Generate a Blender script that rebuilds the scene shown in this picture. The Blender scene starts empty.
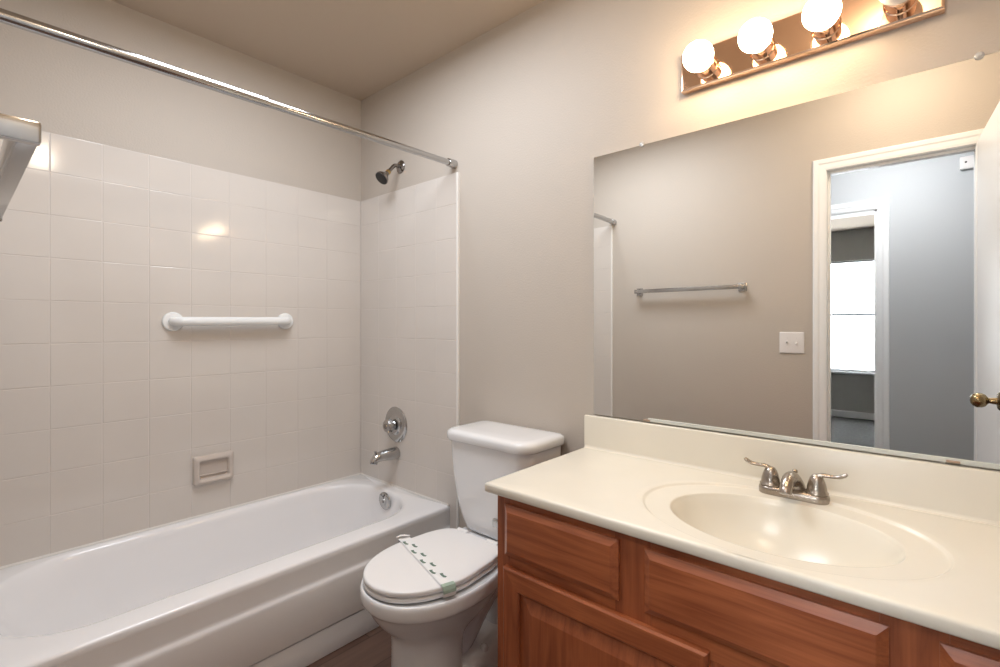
import bpy, bmesh, math, random
from mathutils import Vector, Matrix

# ------------------------------------------------------------------ camera, world, lights, exposure
scene = bpy.context.scene
COL = scene.collection
YAW = math.atan(422 / 482.0)
cam_data = bpy.data.cameras.new('camera')
cam_data.sensor_fit = 'HORIZONTAL'
cam_data.sensor_width = 36.0
cam_data.lens = 36.0 * 482.0 / 1000.0
cam_data.shift_y = -0.0075
cam_data.clip_start = 0.02
cam = bpy.data.objects.new('camera', cam_data)
COL.objects.link(cam)
cam.location = (2.382, -1.53, 1.215)
cam.rotation_euler = (math.pi / 2, 0, YAW)
scene.camera = cam

world = bpy.data.worlds.new('daylight')
scene.world = world
world.use_nodes = True
bg = world.node_tree.nodes['Background']
bg.inputs['Color'].default_value = (0.86, 0.93, 1.0, 1)
bg.inputs['Strength'].default_value = 20.0

scene.view_settings.view_transform = 'Standard'
scene.view_settings.look = 'None'
scene.view_settings.exposure = 0.1
scene.view_settings.gamma = 1.0
scene.view_settings.use_curve_mapping = False

BULB_STRENGTH = 32.0
BULB_COLOR = (1.0, 0.75, 0.47)
HALL_STRENGTH = 58.0
COOL_FILL_POWER = 20.5  # power of the added cool area fill
WARM_FILL_POWER = 10.0  # power of the added warm point fill
HALL_COLOR = (0.95, 0.97, 1.0)

# added unseen fill under the ceiling: a soft cool area light, a warm point light
def lamp(name, kind, loc, power, color):
    d = bpy.data.lights.new(name, kind); d.energy = power; d.color = color
    o = bpy.data.objects.new(name, d); COL.objects.link(o); o.location = loc
    return o, d
la, d = lamp('cool_fill_light', 'AREA', (1.02, -0.80, 2.455), COOL_FILL_POWER, (0.87, 0.93, 1.0))
d.shape = 'RECTANGLE'; d.size = 0.8; d.size_y = 0.6
la, d = lamp('warm_fill_light', 'POINT', (2.30, -1.12, 2.40), WARM_FILL_POWER, (1.0, 0.87, 0.70))
d.shadow_soft_size = 0.07

# ------------------------------------------------------------------ dimensions (metres)
W = 1.535          # depth of the bathroom, mirror wall (y=0) to door wall (y=-W)
XR = 2.79          # right wall
ZC = 2.4854        # ceiling
TILE = 0.1553
TILE_TOP = 1.9142
TUBX = 0.74
TUBZ = 0.385

# ------------------------------------------------------------------ helpers
def srgb(r, g, b):
    def f(c):
        c /= 255.0
        return c / 12.92 if c <= 0.04045 else ((c + 0.055) / 1.055) ** 2.4
    return (f(r), f(g), f(b), 1.0)

def material(name, color, rough=0.5, metal=0.0, bump=None, spec=0.5, coat=0.0, emit=None, trans=0.0, vary=None):
    m = bpy.data.materials.new(name)
    m.use_nodes = True
    nt = m.node_tree
    b = nt.nodes['Principled BSDF']
    b.inputs['Base Color'].default_value = color
    b.inputs['Roughness'].default_value = rough
    b.inputs['Metallic'].default_value = metal
    b.inputs['Specular IOR Level'].default_value = spec
    b.inputs['Coat Weight'].default_value = coat
    b.inputs['Coat Roughness'].default_value = 0.08
    b.inputs['Transmission Weight'].default_value = trans
    geo = nt.nodes.new('ShaderNodeNewGeometry')
    if emit:
        b.inputs['Emission Color'].default_value = emit[0]
        b.inputs['Emission Strength'].default_value = emit[1]
    if vary:
        sc, amt = vary
        n = nt.nodes.new('ShaderNodeTexNoise'); n.inputs['Scale'].default_value = sc; n.inputs['Detail'].default_value = 4
        r = nt.nodes.new('ShaderNodeMapRange')
        r.inputs['From Min'].default_value = 0.3; r.inputs['From Max'].default_value = 0.7
        r.inputs['To Min'].default_value = 1 - amt; r.inputs['To Max'].default_value = 1 + amt
        mx = nt.nodes.new('ShaderNodeVectorMath'); mx.operation = 'SCALE'
        mx.inputs[0].default_value = color[:3]
        nt.links.new(geo.outputs['Position'], n.inputs['Vector'])
        nt.links.new(n.outputs['Fac'], r.inputs['Value'])
        nt.links.new(r.outputs['Result'], mx.inputs['Scale'])
        nt.links.new(mx.outputs['Vector'], b.inputs['Base Color'])
    if bump:
        sc, st, dist = bump
        n = nt.nodes.new('ShaderNodeTexNoise'); n.inputs['Scale'].default_value = sc; n.inputs['Detail'].default_value = 3
        bp = nt.nodes.new('ShaderNodeBump'); bp.inputs['Strength'].default_value = st; bp.inputs['Distance'].default_value = dist
        nt.links.new(geo.outputs['Position'], n.inputs['Vector'])
        nt.links.new(n.outputs['Fac'], bp.inputs['Height'])
        nt.links.new(bp.outputs['Normal'], b.inputs['Normal'])
    return m

def wood(name, axis, c_light, c_dark):
    """Stained oak with the grain running along one world axis (0 x, 2 z)."""
    m = bpy.data.materials.new(name)
    m.use_nodes = True
    nt = m.node_tree; b = nt.nodes['Principled BSDF']
    geo = nt.nodes.new('ShaderNodeNewGeometry')
    mp = nt.nodes.new('ShaderNodeMapping')
    s = [9.0, 9.0, 9.0]; s[axis] = 0.9
    mp.inputs['Scale'].default_value = s
    nt.links.new(geo.outputs['Position'], mp.inputs['Vector'])
    n1 = nt.nodes.new('ShaderNodeTexNoise'); n1.inputs['Scale'].default_value = 1.6; n1.inputs['Detail'].default_value = 3; n1.inputs['Distortion'].default_value = 0.6
    nt.links.new(mp.outputs['Vector'], n1.inputs['Vector'])
    mul = nt.nodes.new('ShaderNodeMath'); mul.operation = 'MULTIPLY'; mul.inputs[1].default_value = 9.0
    nt.links.new(n1.outputs['Fac'], mul.inputs[0])
    fr = nt.nodes.new('ShaderNodeMath'); fr.operation = 'PINGPONG'; fr.inputs[1].default_value = 1.0
    nt.links.new(mul.outputs[0], fr.inputs[0])
    mp2 = nt.nodes.new('ShaderNodeMapping')
    s2 = [260.0, 260.0, 260.0]; s2[axis] = 9.0
    mp2.inputs['Scale'].default_value = s2
    nt.links.new(geo.outputs['Position'], mp2.inputs['Vector'])
    n2 = nt.nodes.new('ShaderNodeTexNoise'); n2.inputs['Scale'].default_value = 1.0; n2.inputs['Detail'].default_value = 2
    nt.links.new(mp2.outputs['Vector'], n2.inputs['Vector'])
    mix = nt.nodes.new('ShaderNodeMath'); mix.operation = 'MULTIPLY_ADD'; mix.inputs[1].default_value = 0.55
    nt.links.new(n2.outputs['Fac'], mix.inputs[0]);
    sc2 = nt.nodes.new('ShaderNodeMath'); sc2.operation = 'MULTIPLY'; sc2.inputs[1].default_value = 0.45
    nt.links.new(fr.outputs[0], sc2.inputs[0]); nt.links.new(sc2.outputs[0], mix.inputs[2])
    cr = nt.nodes.new('ShaderNodeValToRGB')
    cr.color_ramp.elements[0].position = 0.2; cr.color_ramp.elements[0].color = c_dark
    cr.color_ramp.elements[1].position = 0.75; cr.color_ramp.elements[1].color = c_light
    nt.links.new(mix.outputs[0], cr.inputs['Fac'])
    nt.links.new(cr.outputs['Color'], b.inputs['Base Color'])
    b.inputs['Roughness'].default_value = 0.38
    b.inputs['Coat Weight'].default_value = 0.25; b.inputs['Coat Roughness'].default_value = 0.2
    bp = nt.nodes.new('ShaderNodeBump'); bp.inputs['Strength'].default_value = 0.12; bp.inputs['Distance'].default_value = 0.001
    nt.links.new(n2.outputs['Fac'], bp.inputs['Height']); nt.links.new(bp.outputs['Normal'], b.inputs['Normal'])
    return m

ORIGIN = {}
def obj(name, bm, mat, parent=None, smooth=True, label=None, sharp=35, mats=None):
    """Link bm (world coordinates) as one mesh object, parented under a thing."""
    bmesh.ops.recalc_face_normals(bm, faces=bm.faces)
    o0 = ORIGIN[parent.name] if parent else Vector((0, 0, 0))
    me = bpy.data.meshes.new(name)
    if parent:
        bmesh.ops.translate(bm, verts=bm.verts, vec=-o0)
    bm.to_mesh(me); bm.free()
    for m in (mats or [mat]):
        me.materials.append(m)
    for p in me.polygons:
        p.use_smooth = smooth
    if smooth and sharp < 180:
        me.set_sharp_from_angle(angle=math.radians(sharp))
    o = bpy.data.objects.new(name, me)
    COL.objects.link(o)
    if parent:
        o.parent = parent
    ORIGIN[o.name] = o0
    if label:
        o['label'] = label
    return o

def thing(name, loc, label, cat, group=None):
    o = bpy.data.objects.new(name, None)
    o.empty_display_size = 0.05
    COL.objects.link(o)
    o.location = loc
    ORIGIN[o.name] = Vector(loc)
    o['label'] = label; o['category'] = cat
    if group: o['group'] = group
    return o

def struct(name, bm, mat, parent=None, smooth=False, **k):
    o = obj(name, bm, mat, parent, smooth=smooth, **k)
    if parent is None:
        o['kind'] = 'structure'
    return o

def new(): return bmesh.new()

def box(bm, x0, x1, y0, y1, z0, z1, mi=0):
    v = [bm.verts.new((x, y, z)) for z in (z0, z1) for y in (y0, y1) for x in (x0, x1)]
    fs = []
    for q in ((0, 2, 3, 1), (4, 5, 7, 6), (0, 1, 5, 4), (2, 6, 7, 3), (0, 4, 6, 2), (1, 3, 7, 5)):
        f = bm.faces.new([v[i] for i in q]); f.material_index = mi; fs.append(f)
    return v, fs

def bbox(bm, x0, x1, y0, y1, z0, z1, r=0.003, seg=2):
    v, fs = box(bm, x0, x1, y0, y1, z0, z1)
    es = list({e for f in fs for e in f.edges})
    bmesh.ops.bevel(bm, geom=es, offset=r, segments=seg, affect='EDGES', profile=0.5)

def loft(bm, loops, cap0=True, cap1=True, closed=True, mi=0):
    vs = [[bm.verts.new(p) for p in L] for L in loops]
    n = len(loops[0])
    for a, b in zip(vs, vs[1:]):
        for i in range(n if closed else n - 1):
            j = (i + 1) % n
            f = bm.faces.new((a[i], a[j], b[j], b[i])); f.material_index = mi
    if cap0: bm.faces.new(vs[0][::-1]).material_index = mi
    if cap1: bm.faces.new(vs[-1]).material_index = mi
    return vs

def frame(axis):
    d = Vector(axis).normalized()
    t = Vector((0, 0, 1)) if abs(d.z) < 0.9 else Vector((1, 0, 0))
    u = t.cross(d).normalized(); v = d.cross(u).normalized()
    return d, u, v

def lathe(bm, origin, axis, prof, seg=32, mi=0):
    """prof: list of (distance along axis, radius)."""
    d, u, v = frame(axis); o = Vector(origin)
    loops = []
    for h, r in prof:
        r = max(r, 1e-5)
        loops.append([o + d * h + (u * math.cos(2 * math.pi * k / seg) + v * math.sin(2 * math.pi * k / seg)) * r for k in range(seg)])
    loft(bm, loops, mi=mi)

def catmull(pts, n):
    """Smooth curve through tuples of any length, n samples a span."""
    P = [tuple(p) for p in pts]
    P = [tuple(2 * a - b for a, b in zip(P[0], P[1]))] + P + [tuple(2 * a - b for a, b in zip(P[-1], P[-2]))]
    out = []
    for i in range(1, len(P) - 2):
        p0, p1, p2, p3 = P[i - 1:i + 3]
        for k in range(n):
            t = k / n
            out.append(tuple(0.5 * (2 * b + (c - a) * t + (2 * a - 5 * b + 4 * c - d) * t * t + (3 * b - a - 3 * c + d) * t ** 3)
                             for a, b, c, d in zip(p0, p1, p2, p3)))
    out.append(P[-2])
    return out

def tube(bm, path, seg=16, squash=1.0, up=(0, 0, 1), mi=0):
    """path: list of (x, y, z, r). squash scales the 'up' radius."""
    pts = [Vector(p[:3]) for p in path]
    loops = []
    for i, p in enumerate(pts):
        d = (pts[min(i + 1, len(pts) - 1)] - pts[max(i - 1, 0)]).normalized()
        upv = Vector(up)
        if abs(d.dot(upv)) > 0.98: upv = Vector((0, 1, 0)) if abs(d.y) < 0.9 else Vector((1, 0, 0))
        u = upv.cross(d).normalized(); v = d.cross(u).normalized()
        r = path[i][3]
        loops.append([p + u * math.cos(2 * math.pi * k / seg) * r + v * math.sin(2 * math.pi * k / seg) * r * squash for k in range(seg)])
    loft(bm, loops, mi=mi)

def sphere(bm, c, r, seg=24, rings=14, sz=1.0):
    lathe(bm, (c[0], c[1], c[2]), (0, 0, 1), [(-r * sz * math.cos(math.pi * i / rings), r * math.sin(math.pi * i / rings)) for i in range(rings + 1)], seg)

def rrect(x0, x1, y0, y1, z, r, n=8):
    """Rounded rectangle loop; r is one radius or (r at x0y0, x1y0, x1y1, x0y1)."""
    rs = r if isinstance(r, (tuple, list)) else (r,) * 4
    cs = [(x0, y0, 1, 1, math.pi), (x1, y0, -1, 1, 1.5 * math.pi), (x1, y1, -1, -1, 0), (x0, y1, 1, -1, 0.5 * math.pi)]
    pts = []
    for (cx, cy, sx, sy, a0), rr in zip(cs, rs):
        for k in range(n + 1):
            a = a0 + 0.5 * math.pi * k / n
            pts.append((cx + sx * rr + rr * math.cos(a), cy + sy * rr + rr * math.sin(a), z))
    return pts

def bevel_slab(bm, x0, x1, z0, z1, yb, yf, ch, chd):
    """A slab facing -y: back plane yb, front plane yf, edges chamfered ch wide and chd deep."""
    L = [[(x0, yb, z0), (x1, yb, z0), (x1, yb, z1), (x0, yb, z1)],
         [(x0, yf + chd, z0), (x1, yf + chd, z0), (x1, yf + chd, z1), (x0, yf + chd, z1)],
         [(x0 + ch, yf, z0 + ch), (x1 - ch, yf, z0 + ch), (x1 - ch, yf, z1 - ch), (x0 + ch, yf, z1 - ch)]]
    loft(bm, L)

random.seed(4)

# ------------------------------------------------------------------ materials
M_WALL = material('greige wall paint', (0.515, 0.458, 0.402, 1), 0.62, bump=(150, 0.22, 0.004), spec=0.35)
M_CEIL = material('ceiling paint', (0.53, 0.44, 0.355, 1), 0.8, bump=(120, 0.2, 0.004), spec=0.2)
M_HALL = material('hall wall paint', (0.50, 0.515, 0.53, 1), 0.65, bump=(160, 0.1, 0.003), spec=0.3)
M_BEDWALL = material('bedroom wall paint', (0.42, 0.42, 0.40, 1), 0.7, spec=0.3)
M_TRIM = material('white trim paint', (0.86, 0.87, 0.88, 1), 0.35)
M_TILE = material('glossy ceramic tile', (0.65, 0.60, 0.555, 1), 0.10, spec=0.5, vary=(3, 0.02))
M_TILEW = material('white bullnose tile', (0.78, 0.76, 0.73, 1), 0.15)
M_GROUT = material('tile grout', (0.63, 0.575, 0.54, 1), 0.4, vary=(6, 0.05))
M_CAULK = material('caulk', (0.70, 0.67, 0.63, 1), 0.5)
M_TUB = material('white enamel', (0.87, 0.86, 0.87, 1), 0.13, coat=0.3)
M_PORC = material('white porcelain', (0.82, 0.825, 0.84, 1), 0.09, coat=0.4)
M_SEAT = material('white plastic seat', (0.86, 0.85, 0.85, 1), 0.3)
M_CHROME = material('chrome', (0.50, 0.50, 0.50, 1), 0.14, 1.0)
M_NICKEL = material('brushed nickel', (0.40, 0.355, 0.31, 1), 0.26, 1.0)
M_DARKCHROME = material('dark chrome', (0.30, 0.28, 0.27, 1), 0.18, 1.0)
M_BLACK = material('black rubber', (0.012, 0.012, 0.013, 1), 0.5)
M_BRASS = material('brass', (0.62, 0.45, 0.20, 1), 0.25, 1.0)
M_COPPER = material('copper brass plate', (0.90, 0.63, 0.46, 1), 0.07, 1.0)
M_BRONZE = material('antique brass', (0.30, 0.23, 0.13, 1), 0.25, 1.0)
M_WHITEBAR = material('white powder coat', (0.82, 0.83, 0.83, 1), 0.25)
M_SOAP = material('beige ceramic', (0.57, 0.50, 0.45, 1), 0.2)
M_MARBLE = material('cultured marble', (0.80, 0.755, 0.655, 1), 0.24, coat=0.0, vary=(5, 0.02))
M_MIRROR = material('mirror silver', (0.94, 0.94, 0.92, 1), 0.0, 1.0)
M_GLASSEDGE = material('mirror edge', (0.66, 0.68, 0.64, 1), 0.25)
M_CLEAR = material('clear plastic clip', (0.9, 0.9, 0.9, 1), 0.1, trans=0.6)
M_PLASTIC = material('white plastic', (0.78, 0.75, 0.74, 1), 0.35)
M_BULB = material('lit bulb glass', (1, 1, 1, 1), 0.3, emit=((*BULB_COLOR, 1), BULB_STRENGTH))
M_BULBOFF = material('frosted bulb glass', (0.88, 0.85, 0.82, 1), 0.12)
M_HALLFILL = material('added hall fill glow', (1, 1, 1, 1), 0.3, emit=((*HALL_COLOR, 1), HALL_STRENGTH))  # emission of the added hall light
M_CARPET = material('dark carpet', (0.10, 0.095, 0.09, 1), 1.0, bump=(400, 0.6, 0.01), vary=(30, 0.25))
M_PAPER = material('white paper strip', (0.86, 0.86, 0.86, 1), 0.6)
M_GREEN = material('green print', (0.13, 0.20, 0.16, 1), 0.6)
M_PALEGREEN = material('pale green print', (0.36, 0.46, 0.38, 1), 0.6)
M_WOODX = wood('stained oak grain along', 0, (0.40, 0.118, 0.042, 1), (0.24, 0.060, 0.020, 1))
M_WOODZ = wood('stained oak grain upright', 2, (0.37, 0.105, 0.038, 1), (0.22, 0.055, 0.019, 1))
M_RUST = material('brown clip', (.42, .30, .22, 1), .4)
M_CHANNEL = material('pale channel', (.62, .64, .60, 1), .3)
M_DARK = material('dark detail', (0.03, 0.02, 0.015, 1), 0.8)  # plain dark colour of the sensor's dot

def vinyl():
    m = bpy.data.materials.new('brown vinyl floor'); m.use_nodes = True
    nt = m.node_tree; b = nt.nodes['Principled BSDF']
    geo = nt.nodes.new('ShaderNodeNewGeometry')
    br = nt.nodes.new('ShaderNodeTexBrick')
    br.inputs['Scale'].default_value = 1.0
    br.inputs['Brick Width'].default_value = 0.9; br.inputs['Row Height'].default_value = 0.152
    br.inputs['Mortar Size'].default_value = 0.0022
    br.inputs['Color1'].default_value = (0.115, 0.060, 0.042, 1); br.inputs['Color2'].default_value = (0.155, 0.090, 0.064, 1)
    br.inputs['Mortar'].default_value = (0.06, 0.035, 0.025, 1)
    sw = nt.nodes.new('ShaderNodeMapping'); sw.inputs['Rotation'].default_value = (0, 0, math.pi / 2)
    nt.links.new(geo.outputs['Position'], sw.inputs['Vector']); nt.links.new(sw.outputs['Vector'], br.inputs['Vector'])
    n = nt.nodes.new('ShaderNodeTexNoise'); n.inputs['Scale'].default_value = 1.0; n.inputs['Detail'].default_value = 5
    mp = nt.nodes.new('ShaderNodeMapping'); mp.inputs['Scale'].default_value = (60, 5, 5)
    nt.links.new(geo.outputs['Position'], mp.inputs['Vector']); nt.links.new(mp.outputs['Vector'], n.inputs['Vector'])
    r = nt.nodes.new('ShaderNodeMapRange'); r.inputs['To Min'].default_value = 0.6; r.inputs['To Max'].default_value = 1.4
    nt.links.new(n.outputs['Fac'], r.inputs['Value'])
    sc = nt.nodes.new('ShaderNodeVectorMath'); sc.operation = 'SCALE'
    nt.links.new(br.outputs['Color'], sc.inputs[0]); nt.links.new(r.outputs['Result'], sc.inputs['Scale'])
    nt.links.new(sc.outputs['Vector'], b.inputs['Base Color'])
    b.inputs['Roughness'].default_value = 0.45
    return m
M_VINYL = vinyl()

# ================================================================== SETTING
JX0, JX1, JZ = 2.0045, 2.565, 2.035       # bathroom door opening
YB = -1.65                                # hall face of the door wall
YH = -2.81                                # hall wall, bathroom side
YH2 = -2.92
YBED = -6.33                              # bedroom window wall

b = new(); box(b, -0.1, XR + 0.1, YB, 0.1, -0.06, 0.0); struct('floor', b, M_VINYL)
b = new(); box(b, -0.9, 3.9, YBED - 0.1, YB, -0.06, 0.0); struct('floor_hall', b, M_CARPET)
b = new(); box(b, -0.1, XR + 0.1, YB, 0.1, ZC, ZC + 0.06); struct('ceiling', b, M_CEIL)
b = new(); box(b, -0.9, 3.9, YBED - 0.1, YB, ZC, ZC + 0.06); struct('ceiling_hall', b, M_CEIL)
b = new(); box(b, -0.1, XR + 0.1, 0, 0.1, 0, ZC); struct('wall_back', b, M_WALL)
b = new(); box(b, -0.1, 0, YB, 0, 0, ZC); struct('wall_left', b, M_WALL)
b = new(); box(b, XR, XR + 0.1, YB, 0, 0, ZC); struct('wall_right', b, M_WALL)
b = new()
box(b, 0, JX0 - 0.012, -W - 0.05, -W, 0, ZC); box(b, JX1 + 0.012, XR, -W - 0.05, -W, 0, ZC)
box(b, JX0 - 0.012, JX1 + 0.012, -W - 0.05, -W, JZ + 0.012, ZC)
struct('wall_front', b, M_WALL)
b = new()
box(b, -0.9, JX0 - 0.012, YB, -W - 0.05, 0, ZC); box(b, JX1 + 0.012, 3.9, YB, -W - 0.05, 0, ZC)
box(b, JX0 - 0.012, JX1 + 0.012, YB, -W - 0.05, JZ + 0.012, ZC)
struct('wall_hall_front', b, M_HALL)
BX0, BX1, BZ = 1.40, 2.142, 2.043          # bedroom door opening across the hall
b = new()
box(b, -0.9, BX0, (YH + YH2) / 2, YH, 0, ZC); box(b, BX1, 3.9, (YH + YH2) / 2, YH, 0, ZC); box(b, BX0, BX1, (YH + YH2) / 2, YH, BZ, ZC)
struct('wall_hall_back', b, M_HALL)
b = new()
box(b, -0.9, BX0, YH2, (YH + YH2) / 2, 0, ZC); box(b, BX1, 3.9, YH2, (YH + YH2) / 2, 0, ZC); box(b, BX0, BX1, YH2, (YH + YH2) / 2, BZ, ZC)
struct('wall_bedroom_front', b, M_BEDWALL)
b = new(); box(b, -0.9, -0.8, YH, YB, 0, ZC); struct('wall_hall_left', b, M_HALL)
b = new(); box(b, 3.8, 3.9, YH, YB, 0, ZC); struct('wall_hall_right', b, M_HALL)
b = new(); box(b, -0.9, -0.8, YBED, YH2, 0, ZC); struct('wall_bedroom_left', b, M_BEDWALL)
b = new(); box(b, 3.8, 3.9, YBED, YH2, 0, ZC); struct('wall_bedroom_right', b, M_BEDWALL)
WX0, WX1, WZ0, WZ1 = 0.95, 2.10, 0.61, 2.085
b = new()
box(b, -0.9, WX0, YBED - 0.1, YBED, 0, ZC); box(b, WX1, 3.9, YBED - 0.1, YBED, 0, ZC)
box(b, WX0, WX1, YBED - 0.1, YBED, 0, WZ0); box(b, WX0, WX1, YBED - 0.1, YBED, WZ1, ZC)
struct('wall_bedroom_back', b, M_BEDWALL)
b = new(); bbox(b, -0.8, 3.8, YBED, YBED + 0.012, 0, 0.09, 0.004, 1); struct('baseboard_bedroom', b, M_TRIM)
b = new(); bbox(b, BX1 + 0.075, 3.8, YH, YH + 0.012, 0, 0.09, 0.004, 1); struct('baseboard_hall', b, M_TRIM)
b = new(); bbox(b, 0.81, 1.49, -0.012, 0, 0, 0.085, 0.004, 1); struct('baseboard_back', b, M_TRIM)

# bedroom window: frame, two sashes, panes
b = new()
for (x0, x1, z0, z1) in ((WX0, WX0 + .04, WZ0, WZ1), (WX1 - .04, WX1, WZ0, WZ1), (WX0 + .04, WX1 - .04, WZ1 - .03, WZ1), (WX0 + .04, WX1 - .04, WZ0, WZ0 + .03)):
    box(b, x0, x1, YBED - .07, YBED - .02, z0, z1)
win = struct('window_1', b, M_TRIM)
b = new(); bbox(b, WX0 + .04, WX1 - .04, YBED - .065, YBED - .025, 1.355, 1.38, .004, 1); obj('meeting_rail', b, material('grey sash', (0.25, 0.27, 0.3, 1), .4), win, False)
M_PANE = material('window glass', (1, 1, 1, 1), 0.0, trans=1.0)
M_PANE.node_tree.nodes['Principled BSDF'].inputs['IOR'].default_value = 1.01
for z0, z1 in ((WZ0 + .03, 1.355), (1.38, WZ1 - .03)):
    b = new(); box(b, WX0 + .04, WX1 - .04, YBED - .048, YBED - .044, z0, z1); obj('pane', b, M_PANE, win, False)
b = new(); bbox(b, WX0 - .03, WX1 + .03, YBED + .0, YBED + .03, WZ0 - .03, WZ0 - .002, .004, 1); obj('window_sill', b, M_TRIM, win, False)

# bathroom door: jamb, casing, leaf with knob
b = new()
box(b, JX0 - .012, JX0, YB, -W, 0, JZ); box(b, JX1, JX1 + .012, YB, -W, 0, JZ); box(b, JX0 - .012, JX1 + .012, YB, -W, JZ, JZ + .012)
box(b, JX0, JX0 + .01, -1.60, -1.572, 0, JZ - .01); box(b, JX0, JX1, -1.60, -1.572, JZ - .01, JZ)
struct('trim_1', b, M_TRIM)
def casing(x0, x1, z1, y, s, w):
    """Door casing with a stepped profile around an opening, on a wall whose face is at y; s = outward direction."""
    b = new()
    prof = [(0.0, 0.009), (0.012, 0.012), (0.03, 0.013), (0.038, 0.017), (w - 0.006, 0.018), (w, 0.012)]
    lo = []
    for d, h in [(0.0, 0.0)] + prof + [(w, 0.0)]:
        lo.append([(x0 - d, y + s * h, 0), (x0 - d, y + s * h, z1 + d), (x1 + d, y + s * h, z1 + d), (x1 + d, y + s * h, 0)])
    loft(b, lo, False, False, closed=False)
    return b
struct('trim_2', casing(JX0 - .002, JX1 + .002, JZ + .002, -W, 1, .060), M_TRIM)
struct('trim_3', casing(JX0 - .002, JX1 + .002, JZ + .002, YB, -1, .060), M_TRIM)
struct('trim_4', casing(BX0, BX1, BZ, YH, 1, .070), M_TRIM)
b = new()
box(b, BX0, BX0 + .014, YH2, YH, 0, BZ); box(b, BX1 - .014, BX1, YH2, YH, 0, BZ); box(b, BX0, BX1, YH2, YH, BZ - .014, BZ)
struct('trim_5', b, M_TRIM)

DA = math.radians(3.4)      # the leaf stands open a little short of square to the wall
DH = Vector((2.568, -1.513, 0))
Mdoor = Matrix.Translation(DH) @ Matrix.Rotation(-DA, 4, 'Z')
def xf(bm, m): bmesh.ops.transform(bm, matrix=m, verts=bm.verts)
b = new(); bbox(b, 0, .035, 0, .575, .012, 2.045, .002, 1); xf(b, Mdoor); door = struct('door_1', b, M_TRIM)
b = new()
lathe(b, (-.001, .515, .9405), (-1, 0, 0), [(0, .033), (.004, .033), (.008, .028), (.010, .013), (.030, .010), (.034, .013), (.040, .022), (.050, .0265), (.062, .0275), (.073, .022), (.080, .012), (.082, 0)], 28)
xf(b, Mdoor); obj('door_knob', b, M_BRONZE, door, label='aged brass egg-shaped door knob')
b = new()
lathe(b, (.036, .515, .9405), (1, 0, 0), [(0, .033), (.004, .033), (.008, .028), (.010, .013), (.030, .010), (.034, .013), (.040, .022), (.050, .0265), (.062, .0275), (.073, .022), (.080, .012), (.082, 0)], 28)
xf(b, Mdoor); obj('door_knob', b, M_BRONZE, door, label='aged brass egg-shaped door knob')

# tile surround: individual pillowed tiles over grout, three walls in one lining each
ZT = [1.4616 + TILE * k for k in range(-10, 4)]            # horizontal joints
def tiles(name, a_joints, a_lo, a_hi, z_lo, z_hi, place):
    """place(a, z, h) -> point; a runs along the wall, h is height off the wall."""
    b = new()
    def quad(a0, a1, z0, z1, mi, tile):
        if tile:
            j = 0.0010; e = 0.0020; t = 0.010
            ta, tz = random.uniform(-1, 1) * .00022, random.uniform(-1, 1) * .00022
            A0, A1, Z0, Z1 = a0 + j, a1 - j, z0 + j, z1 - j
            rings = [[(A0, Z0, .0091), (A1, Z0, .0091), (A1, Z1, .0091), (A0, Z1, .0091)],
                     [(A0 + .0006, Z0 + .0006, .0097), (A1 - .0006, Z0 + .0006, .0097), (A1 - .0006, Z1 - .0006, .0097), (A0 + .0006, Z1 - .0006, .0097)],
                     [(A0 + e, Z0 + e, t - ta - tz), (A1 - e, Z0 + e, t + ta - tz), (A1 - e, Z1 - e, t + ta + tz), (A0 + e, Z1 - e, t - ta + tz)]]
            loft(b, [[place(*p) for p in r] for r in rings], False, True)
    al = sorted({a_lo, a_hi, *[a for a in a_joints if a_lo + .02 < a < a_hi - .02]})
    zl = sorted({z_lo, z_hi, *[z for z in ZT if z_lo + .02 < z < z_hi - .02]})
    for a0, a1 in zip(al, al[1:]):
        for z0, z1 in zip(zl, zl[1:]):
            quad(a0, a1, z0, z1, 0, True)
    # grout bed with closed edges
    L = [[place(a, z, h) for a, z in ((a_lo, z_lo), (a_hi, z_lo), (a_hi, z_hi), (a_lo, z_hi))] for h in (0.0002, .0092)]
    loft(b, L, True, True, mi=1)
    return struct(name, b, None, mats=[M_TILE, M_GROUT])
tiles('wall_left_tile', [-1.441, -1.291, -1.142, -.9935, -.844, -.6888, -.5295, -.372, -.2145], -W + .002, -.0105, TUBZ + .001, TILE_TOP, lambda a, z, h: (h, a, z))
XT = .7873
tiles('wall_back_tile', [.494 + TILE * k for k in range(-5, 3)], .0005, XT, TUBZ + .001, TILE_TOP, lambda a, z, h: (a, -h, z))
tiles('wall_back_tile_foot', [.494 + TILE * k for k in range(-5, 3)], TUBX + .003, XT, .0, TUBZ + .0005, lambda a, z, h: (a, -h, z))
XT2 = .7476
tiles('wall_front_tile', [.45 + TILE * k for k in range(-5, 3)], .0105, XT2, TUBZ + .001, TILE_TOP, lambda a, z, h: (a, -W + h, z))
for nm, x, s, y in (('trim_6', XT, -1, 0), ('trim_7', XT2, 1, -W)):
    b = new()
    prof = [(.0002, .0), (.0002, .0105), (.005, .0105), (.0082, .0088), (.0095, .005), (.0098, .0)]
    L = [[(x + p, y + s * h, z) for p, h in prof] for z in (.0 if s < 0 else TUBZ, TILE_TOP)]
    loft(b, L, True, True)
    struct(nm, b, M_TILEW, smooth=True)

for nm, L in (('trim_8', [[(.0098, y, TUBZ - .003), (.0145, y, TUBZ - .001), (.0135, y, TUBZ + .003), (.0098, y, TUBZ + .007)] for y in (-W + .011, -.011)]),
              ('trim_9', [[(x, -.0098, TUBZ - .003), (x, -.0145, TUBZ - .001), (x, -.0135, TUBZ + .003), (x, -.0098, TUBZ + .007)] for x in (.0098, TUBX - .003)])):
    b = new(); loft(b, L); struct(nm, b, M_CAULK)

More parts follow.
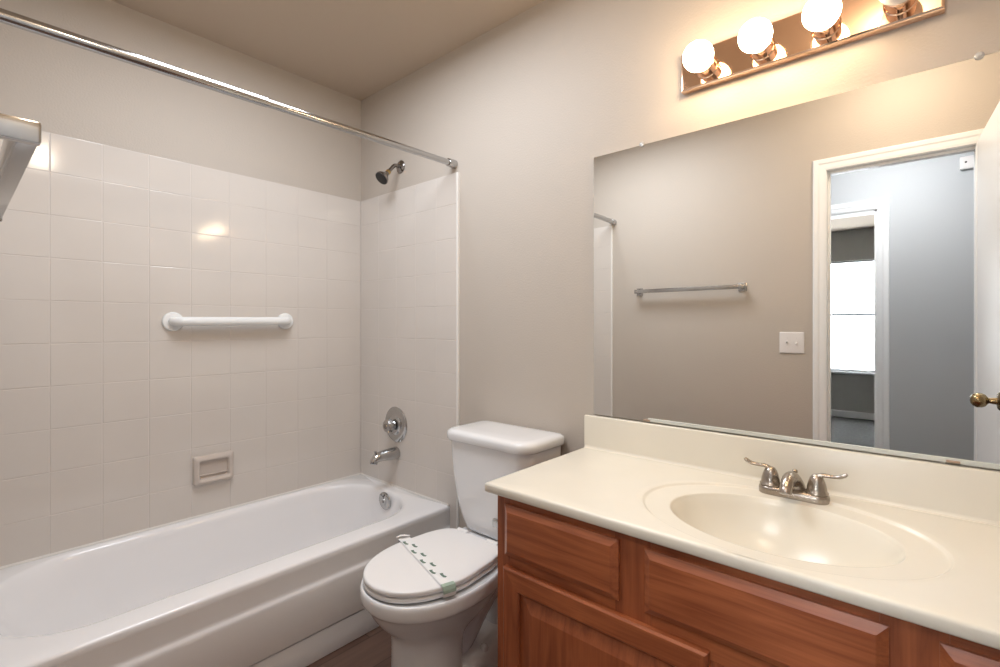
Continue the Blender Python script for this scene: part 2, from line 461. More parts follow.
# ================================================================== BATHTUB
tub = thing('bathtub', (.37, -.766, 0), 'long white alcove bathtub below the tiled wall', 'bathtub')
TY0, TY1 = -1.531, -.0015
b = new()
N = 10
def rl(x0, x1, y0, y1, z, r): return rrect(x0, x1, y0, y1, z, r, N)
loops = [
    rl(.0015, TUBX - .012, TY0, TY1, .30, .004),
    rl(.0015, TUBX - .012, TY0, TY1, TUBZ - .0262, .004),
    rl(.0015, TUBX - .0012, TY0, TY1, TUBZ - .026, .004),
    rl(.0015, TUBX - .001, TY0, TY1, TUBZ - .010, .004),
    rl(.0020, TUBX - .003, TY0 + .0005, TY1 - .0005, TUBZ - .005, .004),
    rl(.0030, TUBX - .007, TY0 + .001, TY1 - .001, TUBZ - .0015, .004),
    rl(.0050, TUBX - .014, TY0 + .002, TY1 - .002, TUBZ, .004),
    rl(.030, .655, -1.478, -.062, TUBZ + .0005, (.275, .235, .235, .275)),
    rl(.038, .645, -1.470, -.071, TUBZ - .0005, (.268, .228, .228, .268)),
    rl(.044, .636, -1.463, -.078, TUBZ - .0035, (.262, .222, .222, .262)),
    rl(.049, .629, -1.457, -.083, TUBZ - .009, (.255, .215, .215, .255)),
    rl(.053, .623, -1.451, -.087, TUBZ - .017, (.25, .21, .21, .25)),
    rl(.058, .617, -1.440, -.090, TUBZ - .032, (.245, .205, .205, .245)),
    rl(.072, .606, -1.40, -.097, .28, (.23, .19, .19, .23)),
    rl(.090, .588, -1.34, -.105, .18, (.21, .18, .17, .20)),
    rl(.108, .566, -1.27, -.120, .115, (.20, .18, .16, .18)),
    rl(.135, .535, -1.21, -.150, .082, (.18, .17, .14, .16)),
    rl(.18, .49, -1.12, -.21, .068, (.14, .14, .11, .12)),
    rl(.25, .42, -.98, -.33, .063, (.08, .08, .08, .08)),
]
loft(b, loops, False, True)
obj('tub_shell', b, M_TUB, tub, sharp=50)
# apron: rolled band, set-back panel, dark detail and skirt
b = new()
prof = [(TUBX - .012, .3588), (TUBX - .0013, .3588), (TUBX - .002, .34), (TUBX - .003, .300), (TUBX - .0025, .292), (TUBX + .000, .287), (TUBX + .003, .283), (TUBX + .005, .277), (TUBX + .0055, .268), (TUBX + .0035, .118), (TUBX + .001, .111), (TUBX - .004, .108), (TUBX - .05, .107)]
loft(b, [[(x, y, z) for x, z in prof] for y in (TY0, TY1)], True, True, closed=True)
obj('apron', b, M_TUB, tub, sharp=25)
b = new(); bbox(b, TUBX - .06, TUBX - .008, TY0, TY1, 0.0005, .102, .003, 2); obj('skirt', b, M_TUB, tub)
b = new()
lathe(b, (.366, -.0985, .342), (0, -1, -.08), [(-.004, .044), (.004, .044), (.007, .041), (.009, .034), (.010, .018), (.012, .017), (.013, 0)], 32)
ov = obj('overflow_plate', b, M_CHROME, tub, label='round chrome overflow plate')
b = new()
lathe(b, (.366, -.108, .342), (0, -1, -.08), [(0, .008), (.004, .0075), (.005, 0)], 12); obj('screw', b, M_DARKCHROME, ov)
b = new(); tube(b, [(.366, -.106, .356, .004), (.366, -.118, .370, .004), (.366, -.124, .381, .0055)], 10); obj('trip_lever', b, M_CHROME, ov)
b = new(); lathe(b, (.335, -.30, .0625), (0, 0, 1), [(0, .034), (.003, .034), (.005, .028), (.004, .02), (.006, .012), (.007, 0)], 24); obj('drain', b, M_CHROME, tub, label='chrome tub drain')

# ------------------------------------------------------------------ tub spout, valve, shower head, rod
sp = thing('tub_spout', (.345, -.0102, .565), 'chrome tub spout on the tile wall just above the tub rim', 'spout')
b = new()
path = catmull([(.345, -.0104, .562, .0290), (.345, -.016, .562, .0315), (.345, -.05, .563, .0300), (.345, -.10, .564, .0260), (.345, -.128, .560, .0235), (.345, -.146, .548, .0200), (.345, -.150, .532, .0175)], 5)
tube(b, path, 24); obj('spout_body', b, M_CHROME, sp, sharp=60)
b = new(); tube(b, [(.345, -.140, .566, .004), (.345, -.140, .585, .004), (.345, -.140, .588, .0075), (.345, -.140, .594, .0075)], 12); obj('diverter_knob', b, M_CHROME, sp)

va = thing('shower_valve', (.3404, -.0102, .7075), 'round chrome shower valve with a single knob above the tub spout', 'valve')
b = new(); lathe(b, (.3404, -.0102, .7075), (0, -1, 0), [(0, .090), (.003, .091), (.006, .088), (.010, .075), (.013, .058), (.0135, .052), (.016, .050), (.020, .040), (.021, .0)], 40); obj('escutcheon', b, M_CHROME, va)
b = new(); lathe(b, (.3404, -.030, .7075), (0, -1, 0), [(0, .022), (.012, .022), (.014, .030), (.020, .034), (.036, .034), (.044, .030), (.047, .020), (.048, 0)], 12); kn = obj('knob', b, M_CHROME, va, sharp=20)
b = new(); lathe(b, (.3404, -.0778, .7075), (0, -1, 0), [(0, .013), (.003, .012), (.004, 0)], 16); obj('knob_cap', b, M_DARKCHROME, kn)

sh = thing('wall_shower', (.3656, 0, 2.033), 'small dark chrome shower head on a bent arm high on the wall', 'shower head')
b = new(); lathe(b, (.3656, -.0004, 2.033), (0, -1, 0), [(0, .033), (.004, .033), (.010, .026), (.014, .012), (.016, .011)], 28); obj('flange', b, M_DARKCHROME, sh)
b = new()
tube(b, catmull([(.3656, -.010, 2.033, .0095), (.3656, -.030, 2.034, .0095), (.3656, -.046, 2.026, .0095), (.3656, -.062, 2.008, .0095), (.3656, -.074, 1.993, .0095)], 5), 16); obj('arm', b, M_DARKCHROME, sh)
HD = Vector((0, -.70, -.714)).normalized(); H0 = Vector((.3656, -.073, 1.994))
b = new(); lathe(b, H0, HD, [(0, .011), (.003, .0135), (.014, .0135), (.017, .011)], 8); obj('nut', b, M_BRASS, sh, sharp=20)
b = new(); lathe(b, H0 + HD * .015, HD, [(0, .010), (.006, .013), (.012, .013), (.018, .017), (.034, .030), (.046, .035), (.052, .035)], 28); hd = obj('head', b, M_DARKCHROME, sh)
b = new(); lathe(b, H0 + HD * .0655, HD, [(0, .034), (.003, .032), (.004, .02), (.0042, 0)], 28); obj('spray_face', b, M_BLACK, hd, label='black spray face')

rod = thing('shower_rod', (.768, -.77, 1.957), 'long chrome shower curtain rod spanning above the tub', 'curtain rod')
RZL = 1.937
def rodz(y): return 1.957 + (RZL - 1.957) * (-y / W)
b = new(); tube(b, [(.768, -.012, rodz(-.012), .0135), (.768, -.86, rodz(-.86), .0135)], 20); obj('inner_tube', b, M_CHROME, rod, sharp=60)
b = new(); tube(b, [(.768, -.845, rodz(-.845), .0135), (.768, -.846, rodz(-.846), .0160), (.768, -W + .012, rodz(-W + .012), .0160)], 20); obj('outer_tube', b, M_CHROME, rod, sharp=60)
for y0, d in ((-.0008, -1), (-W + .0008, 1)):
    b = new(); lathe(b, (.768, y0, rodz(y0)), (0, d, 0), [(0, .0195), (.022, .0195), (.034, .0182), (.042, .0180), (.043, .0135)], 20); obj('end_cap', b, M_CHROME, rod)

# ------------------------------------------------------------------ grab bar, soap dish
gb = thing('grab_bar', (.0102, -.674, 1.236), 'white grab bar mounted on the tiled wall', 'grab bar')
b = new()
R_ = .0195
tube(b, catmull([(.012, -.9112, 1.2335, R_), (.026, -.9112, 1.2335, R_), (.042, -.9060, 1.2335, R_), (.053, -.892, 1.2336, R_), (.057, -.874, 1.2338, R_), (.057, -.856, 1.2340, R_)], 5)
     + catmull([(.057, -.494, 1.2382, R_), (.057, -.476, 1.2384, R_), (.053, -.456, 1.2386, R_), (.042, -.4418, 1.2388, R_), (.026, -.4365, 1.239, R_), (.012, -.4365, 1.239, R_)], 5), 20)
obj('bar', b, M_WHITEBAR, gb, sharp=60)
for y, z in ((-.9112, 1.2335), (-.4365, 1.239)):
    b = new(); lathe(b, (.0102, y, z), (1, 0, 0), [(0, .040), (.005, .040), (.010, .037), (.013, .028), (.0135, .018)], 32); obj('flange', b, M_WHITEBAR, gb)

sd = thing('soap_dish', (.0102, -.756, .585), 'beige ceramic soap dish set in the tiled wall', 'soap dish')
b = new()
def yz(y0, y1, z0, z1, x, r): return [(x, p[0], p[1]) for p in rrect(y0, y1, z0, z1, 0, r, 5)]
Y0, Y1, Z0, Z1 = -.838, -.676, .524, .648
outer = [yz(Y0, Y1, Z0, Z1, .0104, .008), yz(Y0, Y1, Z0, Z1, .018, .008), yz(Y0 + .003, Y1 - .003, Z0 + .003, Z1 - .003, .022, .008),
         yz(Y0 + .007, Y1 - .007, Z0 + .007, Z1 - .007, .0235, .008), yz(Y0 + .012, Y1 - .012, Z0 + .011, Z1 - .013, .030, .009), yz(Y0 + .018, Y1 - .018, Z0 + .016, Z1 - .020, .031, .01),
         yz(Y0 + .022, Y1 - .022, Z0 + .021, Z1 - .024, .028, .01), yz(Y0 + .026, Y1 - .026, Z0 + .025, Z1 - .028, .014, .01)]
# the lower lip stands further out
def lip(L):
    out = []
    for x, y, z in L:
        k = max(0.0, 1 - (z - Z0) / .05)
        c = 1 - ((y + .757) / .085) ** 2 * .6
        out.append((x + .018 * k * c if x > .02 else x, y, z))
    return out
loft(b, [lip(L) for L in outer], True, True)
obj('dish', b, M_SOAP, sd, sharp=45)
b = new(); tube(b, [(.018, Y0 + .024, .562, .003), (.018, Y1 - .024, .562, .003)], 8); obj('ridge', b, M_SOAP, sd)

# ================================================================== TOILET
tc = 1.160
to = thing('toilet', (tc, -.40, 0), 'white toilet with closed lid between bathtub and vanity', 'toilet')
def egg(z, half, yf, yw, yb, n=40, pb=2.6, pf=2.1, cx=tc):
    pts = []
    for k in range(n):
        a = 2 * math.pi * k / n
        c, s = math.cos(a), math.sin(a)
        p = pf if s < 0 else pb
        x = math.copysign(abs(c) ** (2 / p), c) * half
        y = yw + math.copysign(abs(s) ** (2 / p), s) * ((yw - yf) if s < 0 else (yb - yw))
        pts.append((cx + x, y, z))
    return pts
b = new()
keys = [  # z, half, yf, yw, yb
    (.405, .180, -.700, -.47, -.245), (.4085, .190, -.709, -.47, -.24), (.402, .1955, -.714, -.47, -.235), (.385, .197, -.715, -.47, -.23), (.366, .195, -.712, -.47, -.23),
    (.352, .184, -.700, -.47, -.23), (.32, .165, -.682, -.465, -.24), (.290, .147, -.660, -.465, -.26), (.262, .129, -.632, -.47, -.31), (.240, .118, -.618, -.485, -.36),
    (.205, .112, -.612, -.495, -.39), (.12, .112, -.612, -.50, -.395), (.04, .117, -.618, -.50, -.39), (.0006, .119, -.620, -.50, -.39)]
ks = catmull(keys, 3)
loft(b, [egg(*k) for k in ks])
# deck carrying the tank
loft(b, [rrect(tc - w, tc + w, y0, y1, z, r, 6) for w, y0, y1, z, r in ((.07, -.30, -.06, .26, .04), (.10, -.33, -.045, .33, .05), (.125, -.35, -.035, .38, .05), (.135, -.36, -.03, .415, .05), (.133, -.355, -.032, .424, .05), (.125, -.345, -.04, .428, .045))])
# trapway bulge and rear foot
tp = catmull([(tc, -.44, .09, .050), (tc, -.36, .13, .058), (tc, -.29, .21, .064), (tc, -.22, .27, .070), (tc, -.16, .25, .070), (tc, -.13, .17, .066), (tc, -.13, .08, .064), (tc, -.13, .012, .064)], 5)
tube(b, tp, 20)
loft(b, [rrect(tc - w, tc + w, y0, y1, z, .05, 6) for w, y0, y1, z in ((.108, -.43, -.07, .0006), (.105, -.43, -.07, .070), (.100, -.428, -.072, .088), (.088, -.42, -.085, .099), (.06, -.40, -.11, .103))])
obj('bowl', b, M_PORC, to, sharp=60)
for s in (-1, 1):
    b = new(); sphere(b, (tc + s * .080, -.31, .100), .015, 16, 8); obj('bolt_cap', b, M_PORC, to)
TX = 1.170
b = new()
tk = catmull([(.4290, .105, -.195, .04), (.437, .128, -.212, .05), (.46, .146, -.222, .055), (.52, .168, -.229, .055), (.62, .187, -.234, .05), (.72, .198, -.236, .048), (.7715, .201, -.237, .048)], 4)
loft(b, [[(x, y - .010 * (1 - ((x - TX) / w) ** 2) if y < -.1 else y, z) for x, y, z in rrect(TX - w, TX + w, yf, -.016, z, (r, r, .02, .02), 8)] for z, w, yf, r in tk])
tank = obj('tank', b, M_PORC, to, sharp=60)
b = new()
def lidl(z, w, yf, yb, r): return [(x, y - .012 * (1 - ((x - TX) / w) ** 2) if y < -.1 else y, z) for x, y, z in rrect(TX - w, TX + w, yf, yb, z, (r, r, .03, .03), 8)]
loft(b, [lidl(.7722, .202, -.238, -.014, .05), lidl(.7735, .210, -.248, -.008, .055), lidl(.778, .213, -.251, -.006, .056), lidl(.797, .214, -.252, -.005, .057), lidl(.806, .211, -.249, -.007, .055), lidl(.812, .201, -.239, -.014, .05), lidl(.8145, .182, -.222, -.03, .045), lidl(.816, .12, -.18, -.06, .03)])
obj('tank_lid', b, M_PORC, to, sharp=60)
b = new(); bbox(b, 1.222, 1.256, -.2500, -.236, .494, .526, .006, 3); obj('badge', b, M_CHROME, tank, label='small grey metal piece low on the tank front')
def egg2(z, d, cx=tc - .006):
    out = []
    for x, y, zz in egg(z, .176 - d, -.706 + d, -.47, -.252 - d, 64, 7.0, 2.1, cx):
        k = max(0.0, (y + .47) / .218)
        out.append((cx + (x - cx) * (1 - .22 * k * k), y, zz))
    return out
b = new(); loft(b, [egg2(.4102, .012), egg2(.4115, .003), egg2(.415, 0), egg2(.4225, .001), egg2(.4245, .006)]); obj('seat', b, M_SEAT, to, sharp=60)
b = new(); loft(b, [egg2(.4275, .012), egg2(.4285, .003), egg2(.430, .001), egg2(.4415, .001), egg2(.4440, .0035), egg2(.4452, .009), egg2(.4457, .018), egg2(.4462, .06), egg2(.4465, .12)]); obj('seat_lid', b, M_SEAT, to, sharp=60)
for s in (-1, 1):
    b = new(); tube(b, [(tc + s * .075 - .025, -.258, .441, .011), (tc + s * .075 + .025, -.258, .441, .011)], 14); obj('hinge', b, M_SEAT, to)

# paper strip wrapped across the closed lid
ps = thing('paper_strip', (1.147, -.51, .447), 'white paper band with green print across the toilet lid', 'paper strip')
A = Vector((.972, -.447, 0)); B = Vector((1.326, -.556, 0))
D = (B - A).normalized(); Nn = Vector((-D.y, D.x, 0)); hw = .021
L = (B - A).length
b = new()
def P(t, o, z): q = A + D * t + Nn * o; return (q.x, q.y, z)
prof = [(-.012, .411), (-.011, .430), (-.003, .4475), (.02, .4490), (L * .5, .4496), (L - .02, .4490), (L + .004, .4475), (L + .010, .430), (L + .010, .419)]
th = .0006
rows = [[P(t, -hw, z) for t, z in prof], [P(t, hw, z) for t, z in prof]]
loft(b, rows, False, False, closed=False)
obj('band', b, M_PAPER, ps, smooth=False)
b = new()
for t0, o in [(.030 + .078 * k, -.0095) for k in range(4)] + [(.066 + .078 * k, .0100) for k in range(4)]:
    if t0 > L - .05: continue
    pts = [(0, -.0065), (.012, -.0075), (.026, -.0055), (.031, .000), (.027, .0055), (.020, .0015), (.011, .0005), (.003, .004)]
    loft(b, [[P(t0 + p, o + q, z) for p, q in pts] for z in (.4499, .4503)])
obj('green_print', b, M_GREEN, ps, smooth=False, label='dark green printed leaf marks')
b = new()
prof2 = [(L - .010, .4499), (L + .004, .4487), (L + .0090, .4385), (L + .0112, .430)]
loft(b, [[P(t, o, z) for t, z in prof2] for o in (-hw, hw)], False, False, closed=False)
obj('end_tab', b, M_PALEGREEN, ps, smooth=False, label='pale green end of the band')
b = new()
tube(b, catmull([P(-.010, -.024, .452) + (.004,), P(-.004, -.010, .458) + (.0045,), P(.004, .004, .458) + (.0045,), P(.002, .020, .453) + (.004,)], 4), 10, squash=.5)
obj('folded_end', b, M_PAPER, ps)

# ================================================================== VANITY
CX0, CX1, CYF = 1.4935, 2.7765, -.525
vn = thing('vanity_cabinet', (2.135, -.26, 0), 'reddish brown oak vanity cabinet under the cream sink top', 'vanity')
b = new()
box(b, CX0, CX0 + .016, CYF + .019, -.002, .0, .7510); box(b, CX1 - .016, CX1, CYF + .019, -.002, .0, .7510)
box(b, CX0 + .016, CX1 - .016, -.010, -.002, .09, .7510); box(b, CX0 + .016, CX1 - .016, CYF + .02, -.010, .09, .105)
box(b, CX0 + .016, CX1 - .016, CYF + .07, CYF + .085, .0, .09)
obj('carcass', b, M_WOODZ, vn, False)
# face frame: stiles upright, rails along
FY0, FY1 = CYF, CYF + .019
DRX = [(1.526, 1.865), (1.927, 2.342), (2.4025, 2.744)]
for x0, x1 in ((CX0, 1.538), (1.853, 1.939), (2.330, 2.414), (2.732, CX1)):
    b = new(); box(b, x0, x1, FY0, FY1, .09, .7510); obj('face_stile', b, M_WOODZ, vn, False)
b = new(); box(b, 2.045, 2.225, FY0, FY1, .1404, .5446); obj('face_stile', b, M_WOODZ, vn, False)
for x0, x1 in ((1.538, 1.853), (1.939, 2.330), (2.414, 2.732)):
    for z0, z1 in ((.718, .7510), (.545, .606), (.09, .14)):
        b = new(); box(b, x0 + .0002, x1 - .0002, FY0 + .0004, FY1, z0, z1); obj('face_rail', b, M_WOODX, vn, False)
FR = CYF - .018
for x0, x1 in DRX:
    b = new(); bevel_slab(b, x0, x1, .5925, .7305, CYF - .0006, FR, .016, .010); obj('drawer_front', b, M_WOODX, vn, False)
# raised-panel doors
for x0, x1 in ((1.526, 2.062), (2.208, 2.744)):
    z0, z1 = .115, .5635
    w = .055
    b = new(); LL = []
    for d, y in ((0, CYF - .0006), (0, FR + .004), (.005, FR), (w - .004, FR), (w, FR + .004), (w, CYF - .0006)):
        LL.append([b.verts.new(p) for p in ((x0 + d, y, z0 + d), (x1 - d, y, z0 + d), (x1 - d, y, z1 - d), (x0 + d, y, z1 - d))])
    for A_, B_ in zip(LL, LL[1:] + LL[:1]):
        for i in range(4):
            b.faces.new((A_[i], A_[(i + 1) % 4], B_[(i + 1) % 4], B_[i])).material_index = i % 2
    dr = obj('door', b, None, vn, False, mats=[M_WOODX, M_WOODZ])
    b = new()
    xa, xb, za, zb = x0 + w, x1 - w, z0 + w, z1 - w
    LL = []
    for d, y in ((-.002, CYF - .001), (-.002, FR + .010), (.006, FR + .010), (.010, FR + .0095), (.036, FR + .0025), (.040, FR + .0015)):
        LL.append([(xa + d, y, za + d), (xb - d, y, za + d), (xb - d, y, zb - d), (xa + d, y, zb - d)])
    loft(b, LL); obj('panel', b, M_WOODZ, dr, False)
    hx = x0 - .0025 if x0 < 2 else x1 + .0025
    for z in (.19, .475):
        b = new(); bbox(b, hx - .004, hx + .0015, CYF - .006, CYF - .0004, z, z + .042, .001, 1); obj('hinge', b, M_BLACK, dr, label='dark hinge')

# countertop with integral basin and backsplash
ct = thing('countertop', (2.131, -.27, .779), 'cream marble vanity top with an oval basin and backsplash', 'countertop')
RX0, RX1, RY0, RY1, RZ = 1.4645, 2.787, -.5465, -.0015, .779
CC = Vector((2.131, -.305))
ba, bb_ = .226, .168
ra, rb = .298, .226
angs = [2 * math.pi * k / 120 for k in range(120)]
def ray_rect(dx, dy):
    t = 1e9
    if dx > 1e-9: t = min(t, (RX1 - CC.x) / dx)
    if dx < -1e-9: t = min(t, (RX0 - CC.x) / dx)
    if dy > 1e-9: t = min(t, (RY1 - CC.y) / dy)
    if dy < -1e-9: t = min(t, (RY0 - CC.y) / dy)
    return t
for cx_, cy_ in ((RX0, RY0), (RX1, RY0), (RX1, RY1), (RX0, RY1)):
    a = math.atan2((cy_ - CC.y) / rb, (cx_ - CC.x) / ra) % (2 * math.pi)
    i = min(range(len(angs)), key=lambda k: abs(angs[k] - a)); angs[i] = a
def sstep(t): t = max(0, min(1, t)); return t * t * (3 - 2 * t)
def height(s):
    dish = -.0055 - .0035 * (2 - s) if s < 2 else 0
    if s >= 1.0:
        edge = sstep((s - 1.86) / .14)
        return (1 - edge) * dish
    lipz = -.009
    return lipz - .140 * (1 - s ** 3.2) ** .95
svals = [.06, .12, .2, .3, .4, .5, .6, .68, .76, .82, .87, .91, .94, .965, .985, 1.0, 1.02, 1.05, 1.1, 1.2, 1.35, 1.5, 1.65, 1.78, 1.86, 1.89, 1.92, 1.95, 1.975, 2.0, 2.05, 2.3, 2.65]
def rim_soft(s):
    # average the height across a small window so that the basin rim rolls over
    ww = .035 if .8 < s < 1.25 else 0.0
    return sum(height(s + ww * k / 3) for k in range(-3, 4)) / 7
loops = []
def bnd(a):
    dx, dy = math.cos(a) * ra, math.sin(a) * rb
    t = ray_rect(dx, dy); return Vector((CC.x + dx * t, CC.y + dy * t))
for s in svals:
    L = []
    for a in angs:
        c_, s_ = math.cos(a), math.sin(a)
        pb = Vector((CC.x + c_ * ba, CC.y + s_ * bb_)); pr = Vector((CC.x + c_ * ra, CC.y + s_ * rb))
        if s <= 1: p = CC + (pb - CC) * s
        elif s <= 2: p = pb + (pr - pb) * (s - 1)
        else: p = pr + (bnd(a) - pr) * (s - 2) * .97
        L.append((p.x, p.y, RZ + rim_soft(s)))
    loops.append(L)
def clampl(ins, z):
    L = []
    for a in angs:
        p = bnd(a)
        L.append((min(max(p.x, RX0 + ins), RX1 - ins), min(max(p.y, RY0 + ins), RY1 - ins), z))
    return L
for ins, z in ((.007, RZ), (.0035, RZ - .0008), (.001, RZ - .003), (0, RZ - .007), (0, RZ - .0225), (.002, RZ - .0255), (.006, RZ - .0262), (.04, RZ - .0262)):
    loops.append(clampl(ins, z))
b = new(); loft(b, loops, True, False)
top = obj('sink_top', b, M_MARBLE, ct, sharp=70)
b = new(); v, fs = box(b, RX0 + .0005, RX1, -.0205, -.0015, RZ + .0002, .8945)
bmesh.ops.bevel(b, geom=[e for e in b.edges if all(p.co.z > .85 for p in e.verts)], offset=.004, segments=3, affect='EDGES', profile=.5)
obj('backsplash', b, M_MARBLE, ct)
b = new()    # cove where the splash meets the top
cv = [(-.0200, RZ + .012), (-.0208, RZ + .006), (-.0235, RZ + .0025), (-.030, RZ + .0006), (-.030, RZ - .002), (-.018, RZ - .002), (-.018, RZ + .012)]
loft(b, [[(x, y, z) for y, z in cv] for x in (RX0 + .004, RX1 - .001)]); obj('cove', b, M_MARBLE, ct)
b = new(); lathe(b, (CC.x, CC.y, RZ - .1472), (0, 0, 1), [(0, .021), (.003, .021), (.004, .017), (.002, .014), (.003, 0)], 20); obj('drain', b, M_CHROME, ct, label='chrome basin drain')

# ------------------------------------------------------------------ faucet
FZ = RZ - .0068
fa = thing('faucet', (2.130, -.076, FZ), 'brushed nickel two-handle faucet behind the basin', 'faucet')
b = new()
def stad(z, gx, gy): return [(x, y, z) for x, y, z in rrect(2.130 - .080 - gx, 2.130 + .080 + gx, -.086 - .027 - gy, -.086 + .027 + gy, z, .027 + min(gx, gy) - .0001, 8)]
loft(b, [stad(FZ, 0, 0), stad(FZ + .012, 0, 0), stad(FZ + .017, -.001, -.001), stad(FZ + .020, -.004, -.004), stad(FZ + .021, -.010, -.010)])
obj('base', b, M_NICKEL, fa, sharp=50)
b = new()
path = catmull([(2.130, -.072, FZ + .004, .030), (2.130, -.074, FZ + .022, .027), (2.130, -.082, FZ + .040, .021), (2.130, -.100, FZ + .053, .0175), (2.130, -.128, FZ + .057, .016), (2.130, -.156, FZ + .051, .015), (2.130, -.176, FZ + .040, .014), (2.130, -.182, FZ + .031, .013)], 5)
tube(b, path, 22, squash=.85); obj('spout', b, M_NICKEL, fa, sharp=60)
b = new(); tube(b, [(2.130, -.060, FZ + .018, .003), (2.130, -.060, FZ + .054, .003), (2.130, -.060, FZ + .056, .006), (2.130, -.060, FZ + .062, .0065), (2.130, -.060, FZ + .065, .003)], 12); obj('lift_rod', b, M_NICKEL, fa)
for s in (-1, 1):
    hx = 2.130 + s * .052
    b = new(); lathe(b, (hx, -.086, FZ + .0205), (0, 0, 1), [(0, .0255), (.004, .0255), (.006, .0225), (.016, .0215), (.028, .0185), (.039, .0145), (.045, .010), (.048, .004), (.0485, 0)], 28)
    h = obj('handle', b, M_NICKEL, fa, sharp=60)
    b = new()
    pth = catmull([(hx - s * .006, -.086, FZ + .053, .010), (hx + s * .004, -.086, FZ + .064, .0095), (hx + s * .016, -.087, FZ + .0685, .0078), (hx + s * .032, -.088, FZ + .0685, .0068), (hx + s * .046, -.089, FZ + .0705, .0072), (hx + s * .057, -.090, FZ + .076, .0078), (hx + s * .0625, -.0905, FZ + .0805, .0055)], 5)
    tube(b, pth, 14, squash=.65); obj('lever', b, M_NICKEL, h, sharp=60)

# ================================================================== MIRROR
MX0, MX1, MZ0, MZ1 = 1.4955, 2.784, .899, 1.8195
mi = thing('wall_mirror', (2.14, -.003, .90), 'large frameless wall mirror above the vanity backsplash', 'mirror')
b = new()
v, fs = box(b, MX0, MX1, -.0062, -.0012, MZ0, MZ1, 1)
for f in fs:
    if all(abs(p.co.y + .0062) < 1e-6 for p in f.verts): f.material_index = 0
obj('mirror_glass', b, None, mi, False, mats=[M_MIRROR, M_GLASSEDGE])
for x, z, s in ((1.679, MZ1, 1), (2.479, MZ1, 1), (1.6965, MZ0, -1), (2.436, MZ0, -1)):
    b = new()
    if s > 0:
        lathe(b, (x, -.0066, z + .002), (0, -1, 0), [(0, .0085), (.002, .0085), (.004, .006), (.0045, 0)], 18)
        bbox(b, x - .005, x + .005, -.0074, -.0004, z + .0006, z + .010, .001, 2)
    else:
        bbox(b, x - .012, x + .012, -.0125, -.0100, z + .001, z + .007, .0012, 2)
    obj('clip', b, M_CLEAR if s > 0 else M_RUST, mi)
b = new(); bbox(b, 1.70, MX1, -.0098, -.0066, MZ0, MZ0 + .0115, .001, 1); obj('bottom_channel', b, M_CHANNEL, mi, label='pale strip along the bottom edge')

# ================================================================== LIGHT BAR
LX0, LX1, LZ0, LZ1 = 1.817, 2.4215, 1.943, 2.057
lf = thing('vanity_light', (2.119, 0, 2.0), 'copper-toned bar light with globe bulbs above the mirror', 'wall light')
b = new()
loops = [[(x0, y, z0), (x1, y, z0), (x1, y, z1), (x0, y, z1)] for x0, x1, z0, z1, y in
         ((LX0 + .002, LX1 - .002, LZ0 + .002, LZ1 - .002, -.0006), (LX0, LX1, LZ0, LZ1, -.004), (LX0, LX1, LZ0, LZ1, -.026), (LX0 + .002, LX1 - .002, LZ0 + .002, LZ1 - .002, -.0285), (LX0 + .006, LX1 - .006, LZ0 + .006, LZ1 - .006, -.030))]
loft(b, loops); obj('back_plate', b, M_COPPER, lf, False)
BX = (1.897, 2.046, 2.195, 2.343); BZ_ = 1.9915; BY = -.110; BR = .0415
for i, x in enumerate(BX):
    b = new(); lathe(b, (x, -.0298, BZ_), (0, -1, 0), [(0, .033), (.003, .033), (.006, .0305), (.040, .0305), (.0425, .0285), (.0425, .022)], 28); so = obj('socket', b, M_COPPER, lf)
    b = new()
    prof = [(-.0475, .012), (-.044, .016), (-.040, .019)] + [(-BR * math.cos(t), BR * math.sin(t)) for t in [math.radians(36 + 144 * k / 14) for k in range(15)]]
    lathe(b, (x, BY, BZ_), (0, -1, 0), prof, 28)
    obj('bulb', b, M_BULB if i < 3 else M_BULBOFF, so, sharp=180, label='lit white globe bulb' if i < 3 else 'unlit white globe bulb')

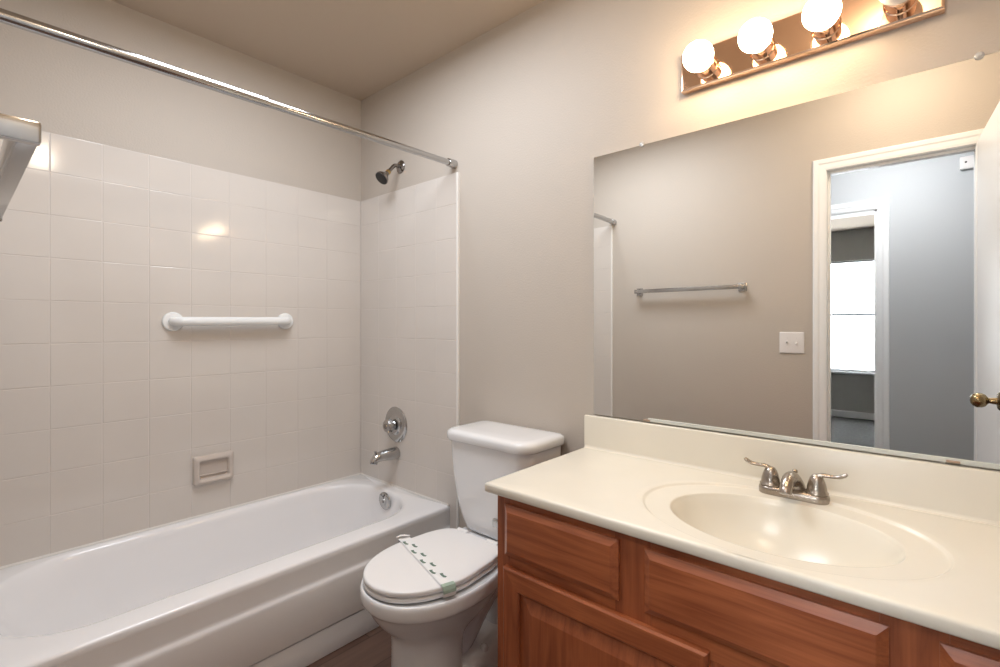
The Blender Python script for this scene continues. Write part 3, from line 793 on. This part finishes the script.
# ================================================================== TOWEL BAR, SWITCH PLATE, HALL SENSOR, ADDED HALL LIGHT
tb = thing('towel_bar', (1.28, -W, 1.42), 'square metal towel bar on the wall opposite the mirror', 'towel bar')
TBZ0, TBZ1 = 1.4285, 1.4545
b = new(); bbox(b, .955, 1.600, -W + .050, -W + .0745, TBZ0 + .001, TBZ1 - .001, .002, 2); obj('bar', b, M_CHROME, tb)
for x0, x1 in ((.952, .968), (1.588, 1.605)):
    b = new(); bbox(b, x0, x1, -W + .004, -W + .0765, TBZ0, TBZ1, .003, 2)
    bbox(b, x0 - .016, x1 + .012, -W + .0004, -W + .006, TBZ0 - .012, TBZ1 + .012, .002, 2); obj('post', b, M_CHROME, tb)

sw = thing('switch_plate', (1.844, -W, 1.12), 'white double light switch plate beside the door casing', 'light switch')
b = new(); loft(b, [[(x, y, z) for x, z, _ in rrect(1.784 + d, 1.903 - d, 1.0645 + d, 1.1815 - d, 0, .004, 4)] for d, y in ((0, -W + .0005), (0, -W + .003), (.003, -W + .0058), (.006, -W + .0062))])
obj('plate', b, M_PLASTIC, sw)
for x, up in ((1.821, 1), (1.866, -1)):
    b = new(); bbox(b, x - .005, x + .005, -W + .006, -W + .0075, 1.111, 1.135, .0006, 1)
    tube(b, [(x, -W + .006, 1.123, .0045), (x, -W + .013, 1.123 + up * .005, .004), (x, -W + .018, 1.123 + up * .009, .0035)], 8); obj('toggle', b, M_PLASTIC, sw)
    for z in (1.095, 1.151):
        b = new(); lathe(b, (x, -W + .0060, z), (0, 1, 0), [(0, .003), (.001, .0028), (.0012, 0)], 10); obj('screw', b, M_PLASTIC, sw)

al = thing('wall_sensor', (2.60, YH, 2.28), 'small white plastic box high on the hallway wall', 'sensor')
b = new(); bbox(b, 2.566, 2.650, YH + .0005, YH + .030, 2.225, 2.306, .006, 3); obj('housing', b, M_PLASTIC, al)
b = new(); lathe(b, (2.594, YH + .0302, 2.268), (0, 1, 0), [(0, .006), (.001, .005), (.0012, 0)], 12); obj('indicator', b, M_DARK, al, label='dark dot')

hl = thing('hall_fill_light', (2.20, -2.20, ZC), 'added opal dome fill in the hallway, out of view', 'fill light')  # added unseen emitter, sends cool light in through the door
b = new(); lathe(b, (2.20, -2.20, ZC - .0005), (0, 0, -1), [(0, .17), (.02, .17), (.025, .16)], 32); obj('base_ring', b, M_NICKEL, hl)
b = new(); lathe(b, (2.20, -2.20, ZC - .024), (0, 0, -1), [(0, .155), (.03, .150), (.06, .125), (.08, .085), (.09, .04), (.092, 0)], 32); obj('dome', b, M_HALLFILL, hl)
